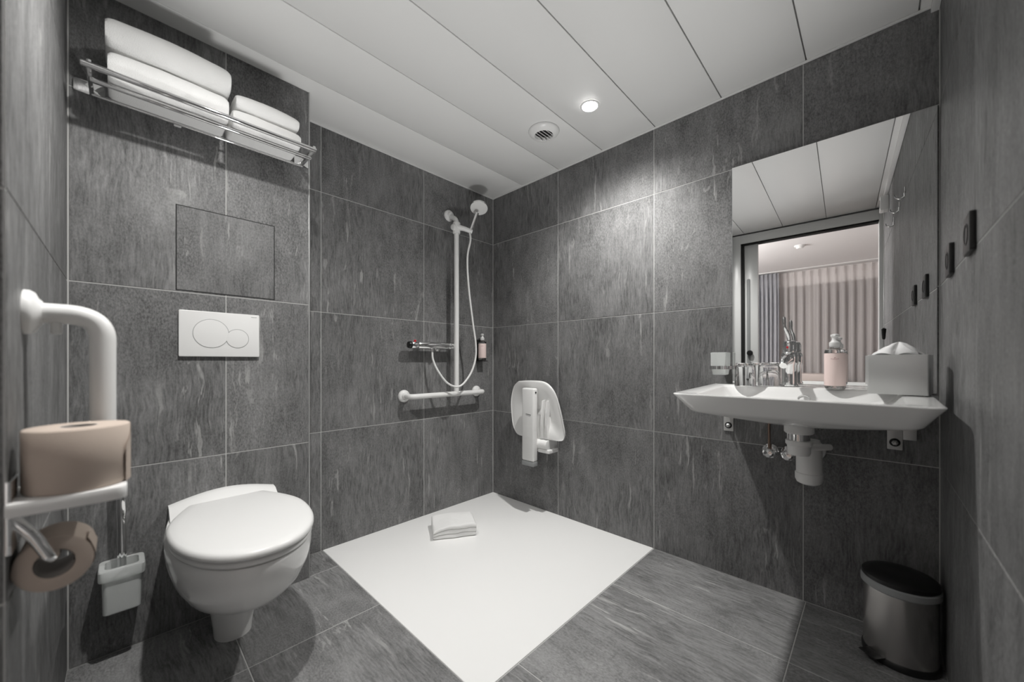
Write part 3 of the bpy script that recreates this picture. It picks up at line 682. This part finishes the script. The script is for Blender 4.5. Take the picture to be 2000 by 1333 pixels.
tp = thing('drain_trap', 'white plastic bottle trap hanging under the basin', 'drain pipe', (-.300, -1.81, .737))
bm = new_bm(); lathe(bm, [(.040, 0), (.041, -.003), (.041, -.026), (.036, -.031)], seg=36); obj('drain_flange', bm, 'plastic', tp, True)
bm = new_bm(); lathe(bm, [(.030, -.030), (.030, -.056)], seg=28); obj('tailpiece', bm, 'chrome', tp, True)
bm = new_bm(); lathe(bm, [(.037, -.054), (.037, -.066), (.032, -.072), (.032, -.094), (.028, -.102)], seg=32); obj('elbow_nut', bm, 'plastic', tp, True)
bm = new_bm(); tube(bm, fillet([(0, 0, -.08), (.005, 0, -.093), (.15, -.012, -.093)], .012), .017, 20); obj('cross_pipe', bm, 'plastic', tp, True)
bm = new_bm(); cyl(bm, (.07, -.012, -.088), (.135, -.072, -.088), .011, bev=.002); obj('side_inlet', bm, 'plastic', tp, True)
bm = new_bm(); lathe(bm, [(.031, -.072), (.035, -.082), (.035, -.1), (.038, -.108), (.038, -.190), (.041, -.192), (.041, -.214), (.036, -.226), (.022, -.233), (0, -.234)], (.150, -.012, 0), (0, 0, 1), 36); obj('trap_bottle', bm, 'plastic', tp, True)
bm = new_bm(); cyl(bm, (.150, -.012, -.135), (.2985, -.012, -.135), .020); obj('outlet_pipe', bm, 'plastic', tp, True)
bm = new_bm(); lathe(bm, [(.038, 0), (.036, .008), (.024, .014)], (.2988, -.012, -.135), (-1, 0, 0), 32); obj('wall_rosette', bm, 'plastic', tp, True)
for yv, lab, pipe in ((-1.683, 'chrome stop valve on the wall, farther from the trap', True), (-1.746, 'chrome stop valve on the wall, nearer the trap', False)):
    t = thing('stop_valve', lab, 'valve', (-.0012, yv, .578), group='stop valves under the basin')
    bm = new_bm(); lathe(bm, [(.030, 0), (.029, .008), (.020, .014), (.013, .016)], (0, 0, 0), (-1, 0, 0), 32); obj('rosette', bm, 'chrome', t, True)
    bm = new_bm(); cyl(bm, (-.012, 0, 0), (-.05, 0, 0), .011, bev=.002); obj('valve_body', bm, 'chrome', t, True)
    bm = new_bm(); lathe(bm, [(.017, 0), (.019, .004), (.019, .014), (.014, .018), (0, .019)], (-.048, 0, 0), (-1, 0, 0), 10); obj('handle', bm, 'chrome', t, 20)
    bm = new_bm(); tube(bm, smooth_path([(-.035, 0, .008), (-.036, 0, .05), (-.036, .0, .12), (-.05, -.01, .150), (-.09, -.05 if pipe else -.03, .165)], 6), .0052, 10); obj('supply_pipe', bm, 'copper' if pipe else 'chrome', t, True)

# things on the basin
def zb(x): return zr(x)+.0018
tx, ty = -.085, -1.757
tz = zb(tx)
tf = thing('basin_tap', 'chrome basin tap with long upright lever in front of the mirror', 'tap', (tx, ty, tz)); tf.scale = (1.04, 1.04, 1.36)
bm = new_bm(); lathe(bm, [(.028, 0), (.028, .004), (.0245, .008), (.023, .012), (.0225, .058), (.0255, .062), (.0265, .085), (.024, .092), (.020, .096)], seg=36); obj('body', bm, 'chrome', tf, True)
bm = new_bm(); tube(bm, [(-.012, .0, .076), (-.06, .002, .073), (-.105, .004, .066), (-.112, .004, .058)], [.017, .0145, .0125, .0115], 18); obj('spout', bm, 'chrome', tf, True)
bm = new_bm(); lathe(bm, [(.021, .096), (.0215, .100), (.0215, .118), (.018, .126), (.008, .130)], seg=32); obj('cartridge_cap', bm, 'chrome', tf, True)
bm = new_bm(); tube(bm, smooth_path([(0, 0, .122), (-.008, .004, .145), (-.022, .012, .166), (-.026, .014, .195)], 5), [.0062]*8+[.005]*4+[.006]*3+[.0035], 12); obj('lever', bm, 'chrome', tf, True)
bm = new_bm(); lathe(bm, [(.0035, 0), (.0035, .001), (0, .0012)], (-.0212, .004, .109), (-1, .2, 0), 14); obj('hot_mark', bm, 'red', tf, True)

def tumbler(label, x, y, rz):
    t = thing('glass_tumbler', label, 'glass', (x, y, zb(x)), (0, 0, rz), 'upturned glasses on the basin')
    seg = 14
    prof = [(.0375, 0), (.0375, .002), (.034, .075), (.0335, .088), (.031, .090), (.0, .090)]
    inner = [(.0, .080), (.0305, .080), (.0326, .076), (.0358, .002), (.0360, 0)]
    bm = new_bm(); loops = []
    for r, hh in inner[::-1]: loops.append([(max(r, 1e-4)*math.cos(2*PI*i/28), max(r, 1e-4)*math.sin(2*PI*i/28), hh) for i in range(28)])
    loops = loops[::-1]
    outer = [[(max(r, 1e-4)*(1+(.018 if i % 2 else -.018)*(1 if .004 < hh < .08 else 0))*math.cos(2*PI*i/28), max(r, 1e-4)*(1+(.018 if i % 2 else -.018)*(1 if .004 < hh < .08 else 0))*math.sin(2*PI*i/28), hh) for i in range(28)] for r, hh in prof]
    loft(bm, loops+outer, True, True); obj('tumbler', bm, 'glass', t, 30)
tumbler('clear upturned glass on the basin, the one nearer the frosted cup', -.150, -1.622, .1)
tumbler('clear upturned glass on the basin, the one nearer the tap', -.100, -1.692, .3)

pump_bottle('soap_bottle', 'clear pump bottle with pink label on the basin edge', (-.150, -1.893, zb(-.15)), .0288, .140, .012, .124, CAMA(-.15, -1.893))

tbx = thing('tissue_box', 'square satin grey tissue box on the right end of the basin', 'tissue box', (-.225, -2.048, zb(-.225)), (0, 0, math.radians(-8)))
bm = new_bm(); plate(bm, rrect(-.064, .064, -.064, .064, .004, 4), 0, .118, .002); obj('case', bm, 'satin', tbx, True)
bm = new_bm(); tube(bm, [(.030*math.cos(2*PI*k/28), .030*math.sin(2*PI*k/28), .1182) for k in range(29)], .0016, 8); obj('slot_rim', bm, 'chrome', tbx, True)
bm = new_bm(); n = 40; loops = []
for r, hh in ((.030, .112), (.046, .120), (.040, .129), (.028, .139), (.014, .149), (.002, .157)):
    loops.append([(r*(1+.22*math.sin(5*t+hh*60)+.1*math.sin(9*t+hh*130))*.8*math.cos(t), r*(1+.2*math.sin(4*t+1+hh*40))*1.1*math.sin(t)+.002, max(hh+.004*math.sin(6*t), .1175) if hh < .15 else hh) for t in [2*PI*k/n for k in range(n)]])
loft(bm, loops, False, True); tag(obj('tissue', bm, 'tissue', None, 60, (-.225, -2.048, zb(-.225)+.0006)), 'white crumpled tissue pulled up out of the grey box', 'tissue')

# toothbrush tumbler bracket with frosted cup
th = thing('cup_holder', 'chrome square cup bracket on the wall left of the mirror', 'cup holder', (-.0012, -1.510, .925))
bm = new_bm(); lo = [[(x, y, z) for x, y in rrect(-.098+d, -.026-d, -.036+d, .036-d, .008, 4)] for z, d in ((-.011, .003), (-.011, 0), (.003, 0), (.003, .003))]
loft(bm, lo+[lo[0]], False, False); obj('square_ring', bm, 'chrome', th, True)
bm = new_bm(); box(bm, -.027, 0, -.014, .014, -.012, .004, .001); obj('arm', bm, 'chrome', th, True)
bm = new_bm(); box(bm, -.006, 0, -.02, .02, -.02, .02, .001); obj('wall_plate', bm, 'chrome', th, True)
bm = new_bm(); lo = [[(x, y, z) for x, y in rrect(-.0325+d, .0325-d, -.0325+d, .0325-d, .008, 4)] for z, d in ((-.035, .009), (-.033, .006), (.0, .001), (.060, 0), (.061, .002), (.060, .004), (-.028, .010))]
loft(bm, lo); tag(obj('frosted_cup', bm, 'frost', None, True, (-.0632, -1.510, .925)), 'frosted square glass cup standing in the chrome bracket', 'cup')

# ------------------------------------------------------------------ mirror
mn = Vector((.99973, .02145, .00868)).normalized()
mr = thing('wall_mirror', 'tall frameless wall mirror above the basin showing the bedroom', 'mirror', (-.0135, -1.8430, 1.315))
bm = new_bm(); hw, hh = .2985, .476
u = Vector((0, 1, 0)); u = (u-mn*u.dot(mn)).normalized(); vv = mn.cross(u); vv = vv if vv.z > 0 else -vv
def quad(d, ins): return [u*(sx*(hw-ins))+vv*(sz*(hh-ins))-mn*d for sx, sz in ((-1, -1), (1, -1), (1, 1), (-1, 1))]
loft(bm, [quad(0, .0015), quad(.0002, .001)]); obj('silvered_face', bm, 'mirror', mr)
bm = new_bm(); loft(bm, [quad(-.0045, 0), quad(-.0002, 0)]); obj('glass_edge', bm, 'grey_plastic', mr)
for sy in (-.2, .2):
    for sz in (-.35, .35):
        bm = new_bm(); p = u*sy+vv*sz; cyl(bm, p+mn*.0046, Vector((.0122, p.y, p.z)), .008); obj('mounting_pad', bm, 'black', mr, True)

# ------------------------------------------------------------------ fittings on the near wall
def socket(xc, label):
    t = thing('wall_socket', label, 'socket', (xc, YN+.0012, 1.228), group='black sockets on the near wall')
    bm = new_bm(); plate(bm, rrect(-.042, .042, -.043, .043, .006, 4), 0, .010, .002, M_near(0)); obj('plate', bm, 'black', t, True)
    bm = new_bm(); lathe(bm, [(.024, .0095), (.024, .0112), (.021, .0112), (.0195, .004), (0, .004)], (0, 0, 0), (0, 1, 0), 36, False); obj('recess', bm, 'black', t, True)
    for s in (-1, 1):
        bm = new_bm(); cyl(bm, (s*.0095, .004, 0), (s*.0095, .0045, 0), .0028, seg=12); obj('contact_hole', bm, 'chrome', t, True)
    bm = new_bm(); box(bm, -.003, .003, .004, .010, .015, .0195); obj('earth_clip', bm, 'chrome', t)
socket(-.567, 'black square socket plate on the near wall, farther from the mirror')
socket(-.266, 'black square socket plate on the near wall, nearest the mirror')
for x, lab in ((-.947, 'chrome towel hook on the near wall, nearest the mirror'), (-1.205, 'chrome towel hook on the near wall, middle of three'), (-1.519, 'chrome towel hook on the near wall, nearest the doorway')):
    t = thing('towel_hook', lab, 'hook', (x, YN+.0012, 1.80), group='chrome hooks on the near wall')
    bm = new_bm(); plate(bm, rrect(-.008, .008, -.022, .030, .003, 3), 0, .004, .001, M_near(0)); obj('hook_plate', bm, 'chrome', t, True)
    bm = new_bm(); tube(bm, smooth_path([(0, .003, .0), (0, .004, -.018), (0, .018, -.026), (0, .034, -.018), (0, .038, -.004)], 5), .0042, 10); obj('hook_arm', bm, 'chrome', t, True)
al = thing('alarm_box', 'white alarm box with dark slot high beside the doorway', 'alarm', (-1.915, YN+.0012, 2.035))
bm = new_bm(); box(bm, -.045, .045, 0, .045, -.05, .05, .004); obj('housing', bm, 'plastic', al, True)
bm = new_bm(); box(bm, .012, .022, .0445, .047, -.03, .025, .001); obj('lens_slot', bm, 'black', al, True)
pc = thing('pull_cord', 'thin white alarm pull cord with black toggle beside the doorway', 'pull cord', (-1.90, YN+.026, 1.985))
bm = new_bm(); cyl(bm, (0, 0, 0), (0, 0, -.84), .0016, seg=8); obj('cord', bm, 'plastic', pc, True)
bm = new_bm(); lathe(bm, [(.004, -.83), (.014, -.838), (.009, -.905), (.005, -.912)], seg=20); obj('toggle', bm, 'black', pc, True)

# ------------------------------------------------------------------ pedal bin
pb = thing('pedal_bin', 'small brushed steel pedal bin with black lid under the basin', 'bin', (-.142, -2.050, .0), (0, 0, math.radians(140)))
R = .086
bm = new_bm(); lathe(bm, [(R+.003, 0), (R+.004, .003), (R+.004, .016), (R+.001, .021)], seg=56); obj('base_ring', bm, 'black', pb, True)
bm = new_bm(); lathe(bm, [(R, .018), (R, .227)], seg=56, cap0=False); obj('steel_body', bm, 'steel', pb, True)
bm = new_bm(); lathe(bm, [(R+.001, .222), (R+.006, .226), (R+.006, .243), (R+.002, .247)], seg=56); obj('rim', bm, 'grey_plastic', pb, True)
bm = new_bm(); lathe(bm, [(R+.002, .2475), (R+.004, .250), (R+.003, .260), (R-.004, .266), (R-.02, .272), (R-.05, .277), (0, .278)], seg=56); obj('lid', bm, 'black', pb, True)
bm = new_bm(); box(bm, R-.006, R+.032, -.026, .026, .018, .023, .002); obj('pedal', bm, 'black', pb, True)
